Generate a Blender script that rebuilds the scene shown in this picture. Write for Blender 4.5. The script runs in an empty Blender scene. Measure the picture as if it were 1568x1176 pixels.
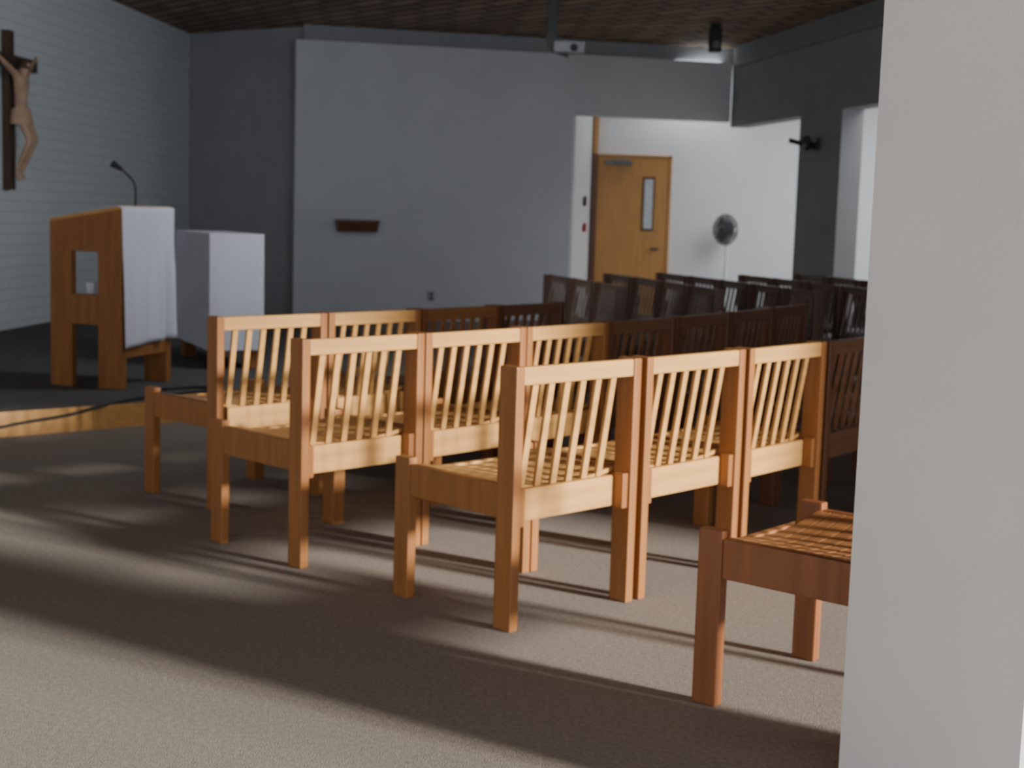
import bpy, bmesh, math, random
from mathutils import Vector, Matrix
random.seed(3)
S=bpy.context.scene; COL=S.collection

# ------------------------------------------------------------ materials
def mat(name, col, rough=0.6, noise=None, bump=0, bscale=50, spec=0.4, metal=0, stretch=(1,1,1), amt=0.25):
    m=bpy.data.materials.new(name); m.use_nodes=True; nt=m.node_tree; N=nt.nodes; L=nt.links
    b=N['Principled BSDF']; b.inputs['Roughness'].default_value=rough; b.inputs['Metallic'].default_value=metal
    b.inputs['Specular IOR Level'].default_value=spec
    b.inputs['Base Color'].default_value=(*col,1)
    tc=N.new('ShaderNodeTexCoord'); mp=N.new('ShaderNodeMapping'); mp.inputs['Scale'].default_value=stretch
    L.new(tc.outputs['Object'],mp.inputs[0])
    if noise:
        n=N.new('ShaderNodeTexNoise'); n.inputs['Scale'].default_value=noise; n.inputs['Detail'].default_value=5
        L.new(mp.outputs[0],n.inputs['Vector'])
        r=N.new('ShaderNodeValToRGB'); r.color_ramp.elements[0].position=.3; r.color_ramp.elements[1].position=.7
        r.color_ramp.elements[0].color=(*[c*(1-amt) for c in col],1); r.color_ramp.elements[1].color=(*[min(1,c*(1+amt)) for c in col],1)
        L.new(n.outputs[0],r.inputs[0]); L.new(r.outputs[0],b.inputs['Base Color'])
    if bump:
        n2=N.new('ShaderNodeTexNoise'); n2.inputs['Scale'].default_value=bscale; n2.inputs['Detail'].default_value=3
        L.new(mp.outputs[0],n2.inputs['Vector'])
        bp=N.new('ShaderNodeBump'); bp.inputs['Strength'].default_value=bump; bp.inputs['Distance'].default_value=.01
        L.new(n2.outputs[0],bp.inputs['Height']); L.new(bp.outputs[0],b.inputs['Normal'])
    return m
WOOD=mat('oak_wood_shaded',(.31,.125,.036),.42,3,stretch=(9,9,.8),amt=.16)  # oak darkened in colour to stand in for shade on side faces
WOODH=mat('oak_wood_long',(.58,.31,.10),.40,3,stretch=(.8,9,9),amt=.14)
MIDV=mat('oak_shaded',(.15,.062,.03),.34,3,stretch=(9,9,.8),amt=.2)  # same oak with shade in its colour, for chairs outside the sun patch
MIDH=mat('oak_shaded_long',(.20,.095,.05),.30,3,stretch=(.8,9,9),amt=.2)
R0V=mat('oak_half_shaded',(.25,.09,.032),.42,3,stretch=(9,9,.8),amt=.18)  # oak with partial shade in its colour: column shadow, sun-patch edge
R0H=mat('oak_half_shaded_long',(.34,.15,.055),.40,3,stretch=(.8,9,9),amt=.18)
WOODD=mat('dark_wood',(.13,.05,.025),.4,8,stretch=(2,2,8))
CHD=mat('oak_unlit',(.13,.07,.052),.30,3,stretch=(9,9,.8),amt=.2)  # far-block oak, its colour lowered because those chairs stand unlit
CHDT=mat('oak_unlit_long',(.22,.15,.12),.22,3,stretch=(.8,9,9),amt=.2,spec=.6)
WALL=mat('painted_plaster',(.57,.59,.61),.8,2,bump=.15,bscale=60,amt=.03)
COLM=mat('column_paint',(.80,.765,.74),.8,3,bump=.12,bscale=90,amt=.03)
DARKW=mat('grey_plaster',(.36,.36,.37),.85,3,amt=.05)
BEAM=mat('grey_beam',(.30,.31,.32),.7,3,amt=.05)
WHITE=mat('white_paint',(.8,.81,.82),.7,3,amt=.02)
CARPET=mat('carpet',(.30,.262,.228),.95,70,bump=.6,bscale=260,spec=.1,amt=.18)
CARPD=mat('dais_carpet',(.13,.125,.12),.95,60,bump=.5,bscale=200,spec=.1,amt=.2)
CLOTH=mat('linen_cloth',(.70,.70,.77),.9,40,bump=.3,bscale=300,spec=.1,amt=.03)
BLACK=mat('black_plastic',(.02,.02,.022),.45,20,amt=.1)
FANG=mat('fan_grey',(.16,.16,.165),.45,20,amt=.1)
GREYM=mat('grey_metal',(.35,.36,.37),.4,20,amt=.1)
SKINW=mat('carved_wood',(.50,.33,.22),.5,12,amt=.15)
CROSSW=mat('cross_wood',(.085,.05,.03),.6,10,stretch=(6,6,1))
DOORW=mat('door_veneer',(.52,.26,.08),.45,4,stretch=(6,6,.6),amt=.12)
RED=mat('red_plastic',(.4,.02,.03),.4,20,amt=.05)
GLASSG=mat('wired_glass',(.45,.5,.52),.2,20,amt=.1)
def brick():
    m=bpy.data.materials.new('white_brick'); m.use_nodes=True; nt=m.node_tree; N=nt.nodes; L=nt.links; b=N['Principled BSDF']
    b.inputs['Roughness'].default_value=.75
    tc=N.new('ShaderNodeTexCoord'); sp=N.new('ShaderNodeSeparateXYZ'); cb=N.new('ShaderNodeCombineXYZ')
    L.new(tc.outputs['Object'],sp.inputs[0]); L.new(sp.outputs['Y'],cb.inputs['X']); L.new(sp.outputs['Z'],cb.inputs['Y'])
    br=N.new('ShaderNodeTexBrick'); br.inputs['Scale'].default_value=1; br.inputs['Brick Width'].default_value=.4; br.inputs['Row Height'].default_value=.1
    br.inputs['Mortar Size'].default_value=.006; br.inputs['Color1'].default_value=(.75,.80,.83,1); br.inputs['Color2'].default_value=(.72,.77,.80,1); br.inputs['Mortar'].default_value=(.63,.68,.71,1)
    L.new(cb.outputs[0],br.inputs['Vector']); L.new(br.outputs['Color'],b.inputs['Base Color'])
    bp=N.new('ShaderNodeBump'); bp.inputs['Strength'].default_value=.35; bp.inputs['Distance'].default_value=.007; bp.invert=True
    L.new(br.outputs['Fac'],bp.inputs['Height']); L.new(bp.outputs[0],b.inputs['Normal']); return m
BRICK=brick()
def ceilm():
    m=bpy.data.materials.new('slatted_ceiling'); m.use_nodes=True; nt=m.node_tree; N=nt.nodes; L=nt.links; b=N['Principled BSDF']
    b.inputs['Roughness'].default_value=.7
    tc=N.new('ShaderNodeTexCoord'); br=N.new('ShaderNodeTexBrick'); br.inputs['Scale'].default_value=1; br.inputs['Brick Width'].default_value=.6; br.inputs['Row Height'].default_value=.22
    mp=N.new('ShaderNodeMapping'); mp.inputs['Rotation'].default_value=(0,0,math.radians(50)); L.new(tc.outputs['Object'],mp.inputs[0])
    br.inputs['Mortar Size'].default_value=.03; br.inputs['Color1'].default_value=(.42,.28,.19,1); br.inputs['Color2'].default_value=(.24,.15,.10,1); br.inputs['Mortar'].default_value=(.05,.038,.03,1)
    L.new(mp.outputs[0],br.inputs['Vector']); L.new(br.outputs['Color'],b.inputs['Base Color']); return m
CEIL=ceilm()

# ------------------------------------------------------------ mesh helpers
class MB:
    def __init__(s): s.bm=bmesh.new(); s.mats=[]
    def mi(s,m):
        if m not in s.mats: s.mats.append(m)
        return s.mats.index(m)
    def hexa(s,p,m,bev=0):
        v=[s.bm.verts.new(q) for q in p]
        fs=[(3,2,1,0),(4,5,6,7),(0,1,5,4),(1,2,6,5),(2,3,7,6),(3,0,4,7)]
        F=[s.bm.faces.new([v[i] for i in f]) for f in fs]
        for f in F: f.material_index=s.mi(m)
        if bev:
            es=list({e for f in F for e in f.edges})
            r=bmesh.ops.bevel(s.bm,geom=es,offset=bev,segments=2,affect='EDGES',profile=.6)
            for f in r['faces']: f.material_index=s.mi(m)
    def box(s,x0,x1,y0,y1,z0,z1,m,bev=0):
        s.hexa([(x0,y0,z0),(x1,y0,z0),(x1,y1,z0),(x0,y1,z0),(x0,y0,z1),(x1,y0,z1),(x1,y1,z1),(x0,y1,z1)],m,bev)
    def bar(s,a,b,w,d,m,xdir=(1,0,0),bev=0):
        a=Vector(a);b=Vector(b);z=(b-a).normalized();x=Vector(xdir);x=(x-z*x.dot(z)).normalized();y=z.cross(x)
        P=[]
        for c in(a,b):
            for sx,sy in((-1,-1),(1,-1),(1,1),(-1,1)): P.append(c+x*sx*w/2+y*sy*d/2)
        s.hexa(P,m,bev)
    def prism(s,pts,z0,z1,m,mside=None):
        n=len(pts); lo=[s.bm.verts.new((p[0],p[1],z0)) for p in pts]; hi=[s.bm.verts.new((p[0],p[1],z1)) for p in pts]
        f=s.bm.faces.new(hi); f.material_index=s.mi(m); f=s.bm.faces.new(lo[::-1]); f.material_index=s.mi(m)
        for i in range(n):
            j=(i+1)%n; f=s.bm.faces.new([lo[i],lo[j],hi[j],hi[i]]); f.material_index=s.mi(mside or m)
    def cyl(s,a,b,r0,r1,m,seg=16):
        a=Vector(a);b=Vector(b);z=(b-a).normalized();x=z.orthogonal().normalized();y=z.cross(x)
        A=[s.bm.verts.new(a+(x*math.cos(t)+y*math.sin(t))*r0) for t in [2*math.pi*i/seg for i in range(seg)]]
        B=[s.bm.verts.new(b+(x*math.cos(t)+y*math.sin(t))*r1) for t in [2*math.pi*i/seg for i in range(seg)]]
        F=[s.bm.faces.new(A[::-1]),s.bm.faces.new(B)]
        for i in range(seg): F.append(s.bm.faces.new([A[i],A[(i+1)%seg],B[(i+1)%seg],B[i]]))
        for f in F: f.material_index=s.mi(m)
    def mesh(s,name):
        bmesh.ops.recalc_face_normals(s.bm,faces=s.bm.faces)
        me=bpy.data.meshes.new(name); s.bm.to_mesh(me); s.bm.free()
        for m in s.mats: me.materials.append(m)
        return me
    def obj(s,name,loc=(0,0,0),rot=0,parent=None):
        o=bpy.data.objects.new(name,s.mesh(name)); COL.objects.link(o); o.location=loc; o.rotation_euler=(0,0,rot)
        if parent: o.parent=parent
        return o
def prism(name,pts,z0,z1,m,mside=None):
    b=MB(); b.prism(pts,z0,z1,m,mside); return b.obj(name)
def tube(name,pts,r,m,parent=None):
    c=bpy.data.curves.new(name,'CURVE'); c.dimensions='3D'; c.bevel_depth=r; c.bevel_resolution=3
    sp=c.splines.new('NURBS'); sp.points.add(len(pts)-1)
    for q,p in zip(sp.points,pts): q.co=(*p,1)
    sp.use_endpoint_u=True; sp.order_u=3; c.materials.append(m)
    o=bpy.data.objects.new(name,c); COL.objects.link(o)
    if parent: o.parent=parent
    return o

# ------------------------------------------------------------ room shell
CH=3.47
prism('floor',[(-7,-5),(8,-5),(8,20),(-7,20)],-.1,0,CARPET)
prism('ceiling',[(-7,-5),(8,-5),(8,20),(-7,20)],CH,CH+.1,CEIL)
wl=lambda y:-4.62+(y-12.6)*.0714
prism('wall_left',[(wl(-5),-5),(wl(18.2),18.2),(wl(18.2)-.2,18.3),(wl(-5)-.2,-5)],0,CH,BRICK)
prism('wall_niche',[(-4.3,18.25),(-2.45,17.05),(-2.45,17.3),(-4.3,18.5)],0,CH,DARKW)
fy=lambda x:16.83+.207*(x+2.6)
HZ=2.56; TZ=3.28
b=MB()
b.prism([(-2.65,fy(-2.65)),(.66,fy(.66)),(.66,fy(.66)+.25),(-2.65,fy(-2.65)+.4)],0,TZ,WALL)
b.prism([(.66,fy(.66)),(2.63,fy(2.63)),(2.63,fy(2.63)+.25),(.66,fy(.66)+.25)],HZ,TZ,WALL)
b.obj('wall_front')
prism('trim_1',[(-2.58,fy(-2.58)+.14),(2.7,fy(2.7)+.14),(2.7,fy(2.7)+.3),(-2.58,fy(-2.58)+.4)],TZ,CH,BEAM)
rx=lambda y:2.63+.193*(18.06-y)
b=MB(); RZ=2.49
def rseg(y0,y1,z0,z1,m,off=0,th=.22):
    b.prism([(rx(y0)+off,y0),(rx(y1)+off,y1),(rx(y1)+off+th,y1),(rx(y0)+off+th,y0)],z0,z1,m)
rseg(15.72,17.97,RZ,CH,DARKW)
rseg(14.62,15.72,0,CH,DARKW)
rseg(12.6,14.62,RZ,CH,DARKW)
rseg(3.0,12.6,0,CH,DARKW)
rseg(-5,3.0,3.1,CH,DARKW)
b.obj('wall_right')
b=MB(); rseg(4,17.75,3.22,CH-.005,BEAM,off=-.06,th=.05); b.obj('trim_2')
b=MB()
for y in (2.95,-.3,-3): b.box(rx(y)-.04,rx(y)+.04,y-.03,y+.03,0,3.1,GREYM)
b.prism([(rx(-5),-5),(rx(3.0),3.0),(rx(3.0)+.1,3.0),(rx(-5)+.1,-5)],0,.12,GREYM)
b.obj('window_1')
prism('wall_vestibule_back',[(.95,18.65),(6.6,18.65),(6.6,18.85),(.95,18.85)],0,CH,WHITE)
prism('wall_vestibule_left',[(.63,17.76),(.70,17.76),(.98,18.65),(.8,18.7)],0,CH,WHITE)
prism('wall_vestibule_right',[(6.6,11),(6.8,11),(6.8,18.85),(6.6,18.85)],0,CH,WHITE)
prism('wall_vestibule_near',[(4.3,11),(6.6,11),(6.6,11.2),(4.3,11.2)],0,CH,WHITE)
b=MB(); b.prism([(.80,3.2),(1.035,2.70),(1.57,2.80),(1.40,3.2)],0,CH,COLM); b.obj('wall_column')

# ------------------------------------------------------------ dais
dpts=[(-5.0,6.5),(-4.4,6.75),(-3.6,7.15),(-2.835,7.66),(-2.17,8.25),(-1.6,9.0),(-1.2,10),(-1.1,11.5),(-1.5,13.5),(-2.2,15.5),(-4.4,15.6)]
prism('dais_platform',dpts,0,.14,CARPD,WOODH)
tube('floor_cable',[(-3.3,7.33,.15),(-3.0,7.52,.06),(-2.86,7.61,.05),(-2.7,7.75,.08),(-2.5,7.92,.1),(-2.35,8.07,.145),(-2.2,8.45,.15),(-2.0,8.7,.15),(-1.85,8.9,.15),(-2.05,9.0,.15),(-2.2,8.8,.15)],.009,BLACK)

# ------------------------------------------------------------ chairs
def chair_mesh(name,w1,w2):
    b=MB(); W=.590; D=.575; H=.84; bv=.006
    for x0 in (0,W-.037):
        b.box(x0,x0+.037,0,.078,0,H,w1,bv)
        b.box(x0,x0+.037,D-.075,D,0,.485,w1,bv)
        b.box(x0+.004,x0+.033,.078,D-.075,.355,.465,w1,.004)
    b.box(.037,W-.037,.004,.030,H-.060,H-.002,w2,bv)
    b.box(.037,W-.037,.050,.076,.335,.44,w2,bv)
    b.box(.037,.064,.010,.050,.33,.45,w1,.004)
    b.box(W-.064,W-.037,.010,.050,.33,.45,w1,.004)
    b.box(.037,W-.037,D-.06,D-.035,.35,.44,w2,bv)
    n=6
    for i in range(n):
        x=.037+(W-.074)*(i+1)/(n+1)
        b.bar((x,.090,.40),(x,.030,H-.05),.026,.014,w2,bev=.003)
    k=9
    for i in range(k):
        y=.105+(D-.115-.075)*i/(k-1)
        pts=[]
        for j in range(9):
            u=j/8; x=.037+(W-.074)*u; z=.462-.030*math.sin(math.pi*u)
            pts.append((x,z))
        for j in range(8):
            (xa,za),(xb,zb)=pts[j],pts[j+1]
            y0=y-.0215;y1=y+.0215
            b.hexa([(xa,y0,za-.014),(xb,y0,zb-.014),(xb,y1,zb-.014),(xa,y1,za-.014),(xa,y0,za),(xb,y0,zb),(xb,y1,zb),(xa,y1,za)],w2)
    return b.mesh(name)
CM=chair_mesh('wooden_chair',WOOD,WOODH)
CMM=chair_mesh('wooden_chair_shaded',MIDV,MIDH)  # same chair, shade painted into the wood
CM0=chair_mesh('wooden_chair_half_shaded',R0V,R0H)  # same chair, partial shade painted into the wood
CMD=chair_mesh('wooden_chair_unlit',CHD,CHDT)  # same chair, far-block dimness painted into the wood
def row(x,y,a0,da,n,pitch=.597,me=CM,shade_from=99):
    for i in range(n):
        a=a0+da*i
        m=me if i<shade_from else (CM0 if i==shade_from and shade_from==2 else CMM)  # later chairs in a row get shade through their wood colour
        o=bpy.data.objects.new('wooden_chair',m); COL.objects.link(o); o.location=(x,y,0); o.rotation_euler=(0,0,math.radians(a))
        x+=pitch*math.cos(math.radians(a)); y+=pitch*math.sin(math.radians(a))
row(.015,4.29,44.5,2.6,6,.62,shade_from=3)
row(-.75,5.00,46,2.4,7,shade_from=3)
row(-1.25,5.92,46,2.8,4,.60,shade_from=2)
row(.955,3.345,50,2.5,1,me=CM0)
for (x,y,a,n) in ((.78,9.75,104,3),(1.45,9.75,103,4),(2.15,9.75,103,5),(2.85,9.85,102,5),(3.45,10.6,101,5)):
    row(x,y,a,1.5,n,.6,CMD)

# ------------------------------------------------------------ lectern
E=bpy.data.objects.new('lectern',None); COL.objects.link(E); E.location=(-2.95,8.93,.14); E.rotation_euler=(0,0,math.atan2(-.316,.949))
b=MB(); Wd=.53; Dp=.56
top=lambda u:1.04+.09*u/Wd
for v0 in (0,Dp-.05):
    v1=v0+.05
    b.hexa([(0,v0,0),(.16,v0,0),(.16,v1,0),(0,v1,0),(0,v0,top(0)),(.16,v0,top(.16)),(.16,v1,top(.16)),(0,v1,top(0))],WOOD,.004)
    b.hexa([(.355,v0,0),(Wd,v0,0),(Wd,v1,0),(.355,v1,0),(.355,v0,top(.355)),(Wd,v0,top(Wd)),(Wd,v1,top(Wd)),(.355,v1,top(.355))],WOOD,.004)
    b.hexa([(.16,v0,.86),(.355,v0,.86),(.355,v1,.86),(.16,v1,.86),(.16,v0,top(.16)),(.355,v0,top(.355)),(.355,v1,top(.355)),(.16,v1,top(.16))],WOOD,.003)
    b.box(.16,.355,v0,v1,.40,.59,WOOD,.003)
b.box(Wd-.04,Wd-.005,.05,Dp-.05,.2,1.1,WOOD)
b.box(.02,Wd-.04,.05,Dp-.05,.42,.45,WOOD)
b.hexa([(0,0,top(0)),(Wd,0,top(Wd)),(Wd,Dp,top(Wd)),(0,Dp,top(0)),(0,0,top(0)+.02),(Wd,0,top(Wd)+.02),(Wd,Dp,top(Wd)+.02),(0,Dp,top(0)+.02)],WOODH,.003)
b.cyl((.22,.12,.45),(.22,.12,.66),.028,.034,CLOTH); b.cyl((.30,.14,.45),(.30,.14,.64),.028,.032,CLOTH)
b.obj('frame',parent=E)
bm=bmesh.new(); nu,nv=40,48; G=[]
for i in range(nu+1):
    rowv=[]
    for j in range(nv+1):
        v=-.014+(Dp+.03)*j/nv
        s=i/nu*1.25
        if s<.30: u=Wd-.30+s; z=top(u)+.026
        else:
            d=s-.30; k=min(1,d*2)
            u=Wd+.014+(.010*math.sin(v*11+1)+.005*math.sin(v*31+d*2))*k+.03*max(0,d-.3)*.6
            if v>.38: u+=.024*k*math.sin((v-.38)*50)
            z=top(Wd)+.02-d*.93
            z+=.03*(v/Dp)*k
        rowv.append(bm.verts.new((u,v,z)))
    G.append(rowv)
for i in range(nu):
    for j in range(nv): f=bm.faces.new([G[i][j],G[i+1][j],G[i+1][j+1],G[i][j+1]]); f.smooth=True
me=bpy.data.meshes.new('cloth'); bm.to_mesh(me); bm.free(); me.materials.append(CLOTH)
o=bpy.data.objects.new('cloth',me); COL.objects.link(o); o.parent=E
md=o.modifiers.new('s','SOLIDIFY'); md.thickness=.004
tube('microphone_stem',[(.36,.40,1.12),(.36,.42,1.25),(.33,.42,1.33),(.25,.40,1.39)],.007,BLACK,E)
b=MB(); b.cyl((.26,.40,1.385),(.20,.385,1.42),.012,.024,BLACK); b.obj('microphone_head',parent=E)

# altar
E=bpy.data.objects.new('altar',None); COL.objects.link(E); E.location=(-2.17,10,.14); E.rotation_euler=(0,0,math.atan2(.432,.902))
b=MB()
for x in (.03,.28):
    for y in (.05,.95): b.box(x,x+.09,y,y+.12,0,.94,WOOD,.004)
b.box(0.01,.38,.01,1.09,.93,.965,WOODH,.004)
b.obj('frame',parent=E)
bm=bmesh.new(); N=120; per=[]
w,d=.39,1.1
for k in range(N):
    t=k/N*2*(w+d)
    if t<w: p=(t,0);n=(0,-1)
    elif t<w+d: p=(w,t-w);n=(1,0)
    elif t<2*w+d: p=(w-(t-w-d),d);n=(0,1)
    else: p=(0,d-(t-2*w-d));n=(-1,0)
    per.append((p,n,t))
rings=[]
for i in range(9):
    z=.975-.835*i/8
    rings.append([bm.verts.new((p[0]+n[0]*(.006+.005*math.sin(t*20)*i/8),p[1]+n[1]*(.006+.005*math.sin(t*20)*i/8),z)) for p,n,t in per])
bm.faces.new(rings[0])
for i in range(8):
    for k in range(N): f=bm.faces.new([rings[i][k],rings[i+1][k],rings[i+1][(k+1)%N],rings[i][(k+1)%N]]); f.smooth=False
bmesh.ops.recalc_face_normals(bm,faces=bm.faces)
me=bpy.data.meshes.new('altar_cloth'); bm.to_mesh(me); bm.free(); me.materials.append(CLOTH)
o=bpy.data.objects.new('altar_cloth',me); COL.objects.link(o); o.parent=E

# ------------------------------------------------------------ crucifix
E=bpy.data.objects.new('crucifix',None); COL.objects.link(E); cy=12.75; E.location=(wl(cy)+.005,cy,1.40)
E.rotation_euler=(0,0,math.atan2(1,.0714))
b=MB(); b.box(-.055,.055,-.07,0,0,1.40,CROSSW,.004); b.box(-.55,.55,-.075,-.01,1.08,1.19,CROSSW,.004)
b.obj('cross',parent=E)
J={ 'pel':((0,-.15,.62),(.066,.055)),'bel':((.005,-.15,.72),(.055,.045)),'che':((0,-.16,.85),(.085,.06)),'nec':((0,-.16,.955),(.035,.03)),
 'hd0':((.015,-.19,1.00),(.042,.045)),'hd1':((.02,-.20,1.06),(.045,.05)),
 'shL':((-.10,-.15,.93),(.035,.032)),'elL':((-.27,-.12,1.02),(.024,.022)),'wrL':((-.45,-.09,1.11),(.016,.014)),'haL':((-.50,-.09,1.14),(.02,.012)),
 'shR':((.10,-.15,.93),(.035,.032)),'elR':((.27,-.12,1.02),(.024,.022)),'wrR':((.45,-.09,1.11),(.016,.014)),'haR':((.50,-.09,1.14),(.02,.012)),
 'hiL':((-.045,-.16,.56),(.052,.052)),'knL':((-.035,-.25,.36),(.036,.036)),'caL':((-.028,-.18,.22),(.03,.03)),'anL':((-.02,-.11,.07),(.018,.018)),'foL':((-.012,-.14,.0),(.02,.014)),
 'hiR':((.045,-.16,.56),(.052,.052)),'knR':((.04,-.26,.37),(.036,.036)),'caR':((.03,-.20,.22),(.03,.03)),'anR':((.02,-.14,.08),(.018,.018)),'foR':((.01,-.17,.01),(.02,.014))}
ed=[('pel','bel'),('bel','che'),('che','nec'),('nec','hd0'),('hd0','hd1'),('che','shL'),('shL','elL'),('elL','wrL'),('wrL','haL'),('che','shR'),('shR','elR'),('elR','wrR'),('wrR','haR'),
 ('pel','hiL'),('hiL','knL'),('knL','caL'),('caL','anL'),('anL','foL'),('pel','hiR'),('hiR','knR'),('knR','caR'),('caR','anR'),('anR','foR')]
ks=list(J); me=bpy.data.meshes.new('figure'); me.from_pydata([J[k][0] for k in ks],[(ks.index(a),ks.index(c)) for a,c in ed],[])
o=bpy.data.objects.new('figure',me); COL.objects.link(o); o.parent=E; o.location=(0,0,.08)
md=o.modifiers.new('skin','SKIN')
for i,k in enumerate(ks): me.skin_vertices[0].data[i].radius=J[k][1]
me.skin_vertices[0].data[0].use_root=True
me.materials.append(SKINW); md.use_smooth_shade=True
o.modifiers.new('sub','SUBSURF').levels=2; o.modifiers['sub'].render_levels=2
b=MB()
b.cyl((0,-.155,.58),(0,-.15,.72),.10,.082,SKINW,20); b.cyl((.07,-.19,.52),(.08,-.17,.70),.03,.035,SKINW,10)
b.cyl((.012,-.175,1.07),(.02,-.185,1.15),.058,.04,CROSSW,14)
b.obj('loincloth_and_hair',parent=E)

# ------------------------------------------------------------ wall fittings
def onfront(x,name,fn):
    b=MB(); fn(b); return b.obj(name,(x,fy(x),0),math.atan(.207))
def shelf(b):
    b.hexa([(-.23,-.19,1.06),(.23,-.19,1.06),(.23,0,1.06),(-.23,0,1.06),(-.25,-.22,1.18),(.25,-.22,1.18),(.25,0,1.18),(-.25,0,1.18)],WOODD,.005)
    b.box(-.26,.26,-.23,0,1.18,1.20,WOODD,.003)
onfront(-1.92,'wall_shelf',shelf)
onfront(-1.02,'wall_outlet',lambda b:(b.box(-.04,.04,-.012,0,.24,.36,GREYM,.003),b.box(-.02,.02,-.016,-.011,.26,.29,BLACK),b.box(-.02,.02,-.016,-.011,.31,.34,BLACK)))
b=MB()
b.box(0,.93,0,.045,0,2.11,DOORW,.004)
b.box(.60,.76,-.012,.05,1.16,1.86,WOODD,.003); b.box(.625,.735,-.016,.0,1.19,1.83,GLASSG)
b.cyl((.82,-.06,.93),(.82,0,.93),.012,.012,BLACK); b.box(.72,.83,-.07,-.05,.915,.94,BLACK,.004)
b.box(.10,.45,-.06,0,2.0,2.06,FANG,.004); b.bar((.2,-.05,2.07),(.42,-.11,2.085),.02,.008,GREYM)
b.obj('door_1',(1.03,18.58,0))
b=MB(); b.box(.965,1.025,18.53,18.65,0,2.14,WOODD); b.box(.965,1.025,18.53,18.65,2.14,2.75,DOORW); b.box(1.025,2.0,18.57,18.65,2.115,2.14,DOORW); b.box(1.965,2.0,18.57,18.65,0,2.14,DOORW); b.obj('trim_3')
b=MB(); b.box(-.035,.035,-.02,0,1.46,1.58,BLACK,.004); b.box(-.03,.03,-.03,0,1.13,1.24,RED,.004); b.obj('fire_alarm_call_point',(.86,18.22,0),math.atan2(.89,.28))
# fan
E=bpy.data.objects.new('pedestal_fan',None); COL.objects.link(E); E.location=(2.72,18.3,0); E.rotation_euler=(0,0,math.radians(-50))
b=MB(); b.cyl((0,0,0),(0,0,.035),.22,.20,WHITE,28); b.cyl((0,0,.03),(0,0,.75),.022,.02,WHITE); b.cyl((0,0,.75),(0,0,1.15),.014,.014,WHITE); b.cyl((0,.02,1.21),(0,.18,1.21),.095,.06,WHITE,20); b.box(-.03,.03,-.02,.06,1.06,1.18,WHITE,.005)
for a in range(3):
    t=a*2*math.pi/3
    b.bar((0,-.06,1.21),(.16*math.cos(t),-.05,1.21+.16*math.sin(t)),.12,.006,FANG,xdir=(-math.sin(t),.3,math.cos(t)))
b.cyl((0,-.09,1.21),(0,-.0,1.21),.045,.05,FANG,18)
b.obj('body',parent=E)
b=MB()
for yy,rr in ((-.10,.12),(-.085,.17),(-.04,.20),(.0,.18)):
    for k in range(32):
        t0=2*math.pi*k/32;t1=2*math.pi*(k+1)/32
        b.bar((rr*math.cos(t0),yy,1.21+rr*math.sin(t0)),(rr*math.cos(t1),yy,1.21+rr*math.sin(t1)),.008,.008,FANG,xdir=(0,1,0))
for k in range(48):
    t=2*math.pi*k/48; c,s_=math.cos(t),math.sin(t)
    b.bar((.04*c,-.11,1.21+.04*s_),(.20*c,-.05,1.21+.20*s_),.006,.006,FANG,xdir=(0,1,0)); b.bar((.05*c,.03,1.21+.05*s_),(.20*c,-.03,1.21+.20*s_),.006,.006,FANG,xdir=(0,1,0))
b.obj('grille',parent=E)
b=MB(); b.box(-.045,.045,-.045,.045,2.93,CH,BLACK,.003); b.box(.02,.30,-.10,.10,2.80,2.90,GREYM,.006); b.cyl((.20,-.13,2.84),(.20,-.09,2.85),.035,.03,BLACK); b.hexa([(-.02,-.03,2.82),(.16,-.03,2.76),(.16,.03,2.76),(-.02,.03,2.82),(-.06,-.05,2.95),(.1,-.05,2.93),(.1,.05,2.93),(-.06,.05,2.95)],BLACK)
b.obj('ceiling_projector',(.27,13.2,0))
b=MB(); b.box(-.05,.05,-.05,.05,3.42,CH,BLACK,.003); b.box(-.06,.06,-.07,.07,3.17,3.43,BLACK,.008); b.cyl((0,-.075,3.24),(0,-.068,3.24),.045,.045,FANG); b.obj('ceiling_speaker',(2.13,15.9,0),.1)
b=MB(); b.cyl((.0,0,2.16),(-.12,-.02,2.16),.02,.02,BLACK); b.cyl((-.14,-.20,2.19),(-.10,.08,2.15),.045,.065,BLACK,20); b.bar((.0,-.02,2.12),(-.30,-.05,2.19),.04,.04,BLACK); b.box(-.01,.02,-.06,.06,2.09,2.22,BLACK,.004)
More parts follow.
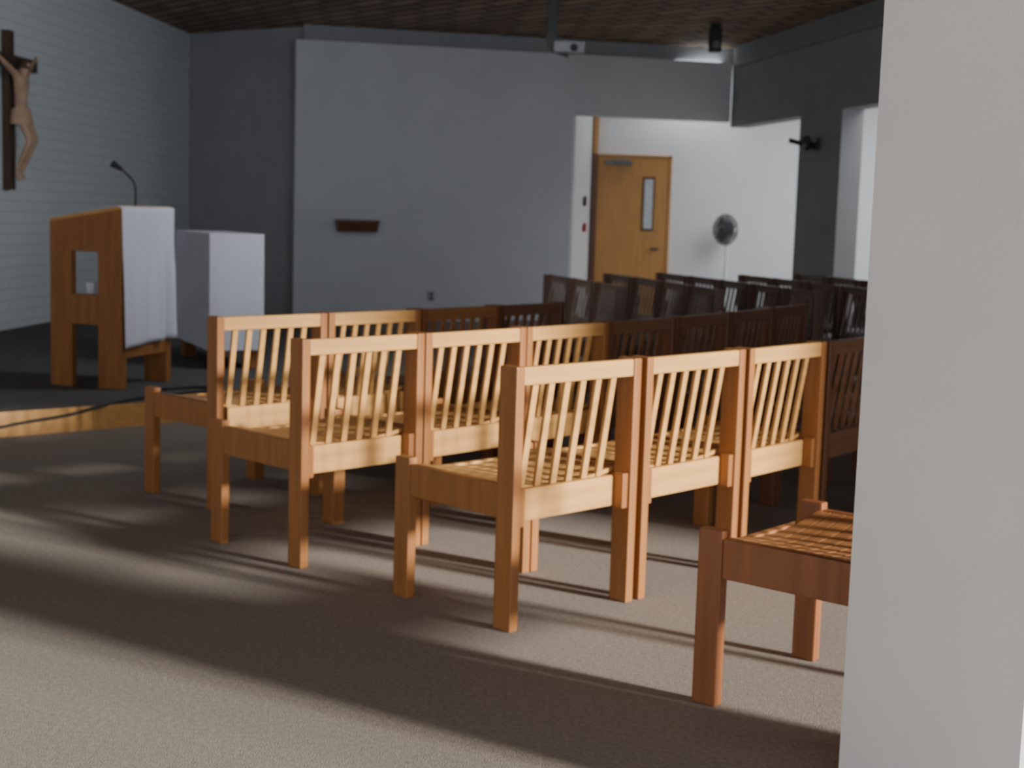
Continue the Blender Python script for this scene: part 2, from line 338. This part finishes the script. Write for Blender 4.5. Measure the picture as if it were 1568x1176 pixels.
b.obj('wall_spotlight',(rx(15.2)-.02,15.2,0))

# ------------------------------------------------------------ lights
def area(name,loc,size,power,col,rot=(0,0,0),sy=None):
    l=bpy.data.lights.new(name,'AREA'); l.energy=power; l.color=col; l.size=size
    if sy: l.shape='RECTANGLE'; l.size_y=sy
    o=bpy.data.objects.new(name,l); COL.objects.link(o); o.location=loc; o.rotation_euler=rot; return o
sl=bpy.data.lights.new('sun','SUN'); sl.energy=11; sl.angle=math.radians(5); sl.color=(1,.95,.88)
so=bpy.data.objects.new('sun',sl); COL.objects.link(so); el=math.radians(14)
so.rotation_euler=Vector((-.86*math.cos(el),.51*math.cos(el),-math.sin(el))).to_track_quat('-Z','Y').to_euler()
area('vestibule_ceiling_lamp',(4.9,15,3.3),2.5,170,(.93,.97,1),sy=4)
area('vestibule_door_lamp',(2.2,18.2,3.3),.6,14,(.93,.97,1))
# unseen fill light, added to brighten the altar cloths and left wall
ao=area('altar_fill',(-.2,9.2,3.1),.6,60,(.86,.93,1),sy=2.2)
ao.rotation_euler=Vector((-4.2,2.6,-1.9)).to_track_quat('-Z','Y').to_euler()
w=bpy.data.worlds.new('world'); S.world=w; w.use_nodes=True; w.node_tree.nodes['Background'].inputs[0].default_value=(.86,.92,1,1); w.node_tree.nodes['Background'].inputs[1].default_value=2.7

# ------------------------------------------------------------ camera
f=2154.0;p=math.atan(257/f);r=math.radians(1.75)
F=Vector((0,math.cos(p),-math.sin(p)));R0=Vector((1,0,0));U0=Vector((0,math.sin(p),math.cos(p)))
R=math.cos(r)*R0+math.sin(r)*U0;U=-math.sin(r)*R0+math.cos(r)*U0
cam=bpy.data.cameras.new('camera');co=bpy.data.objects.new('camera',cam);COL.objects.link(co)
M=Matrix((R,U,-F)).transposed().to_4x4(); M.translation=Vector((0,0,1.3)); co.matrix_world=M
cam.sensor_width=36; cam.lens=36*f/1568; cam.clip_end=100
cam.dof.use_dof=True; cam.dof.focus_distance=2.0; cam.dof.aperture_fstop=8
S.camera=co
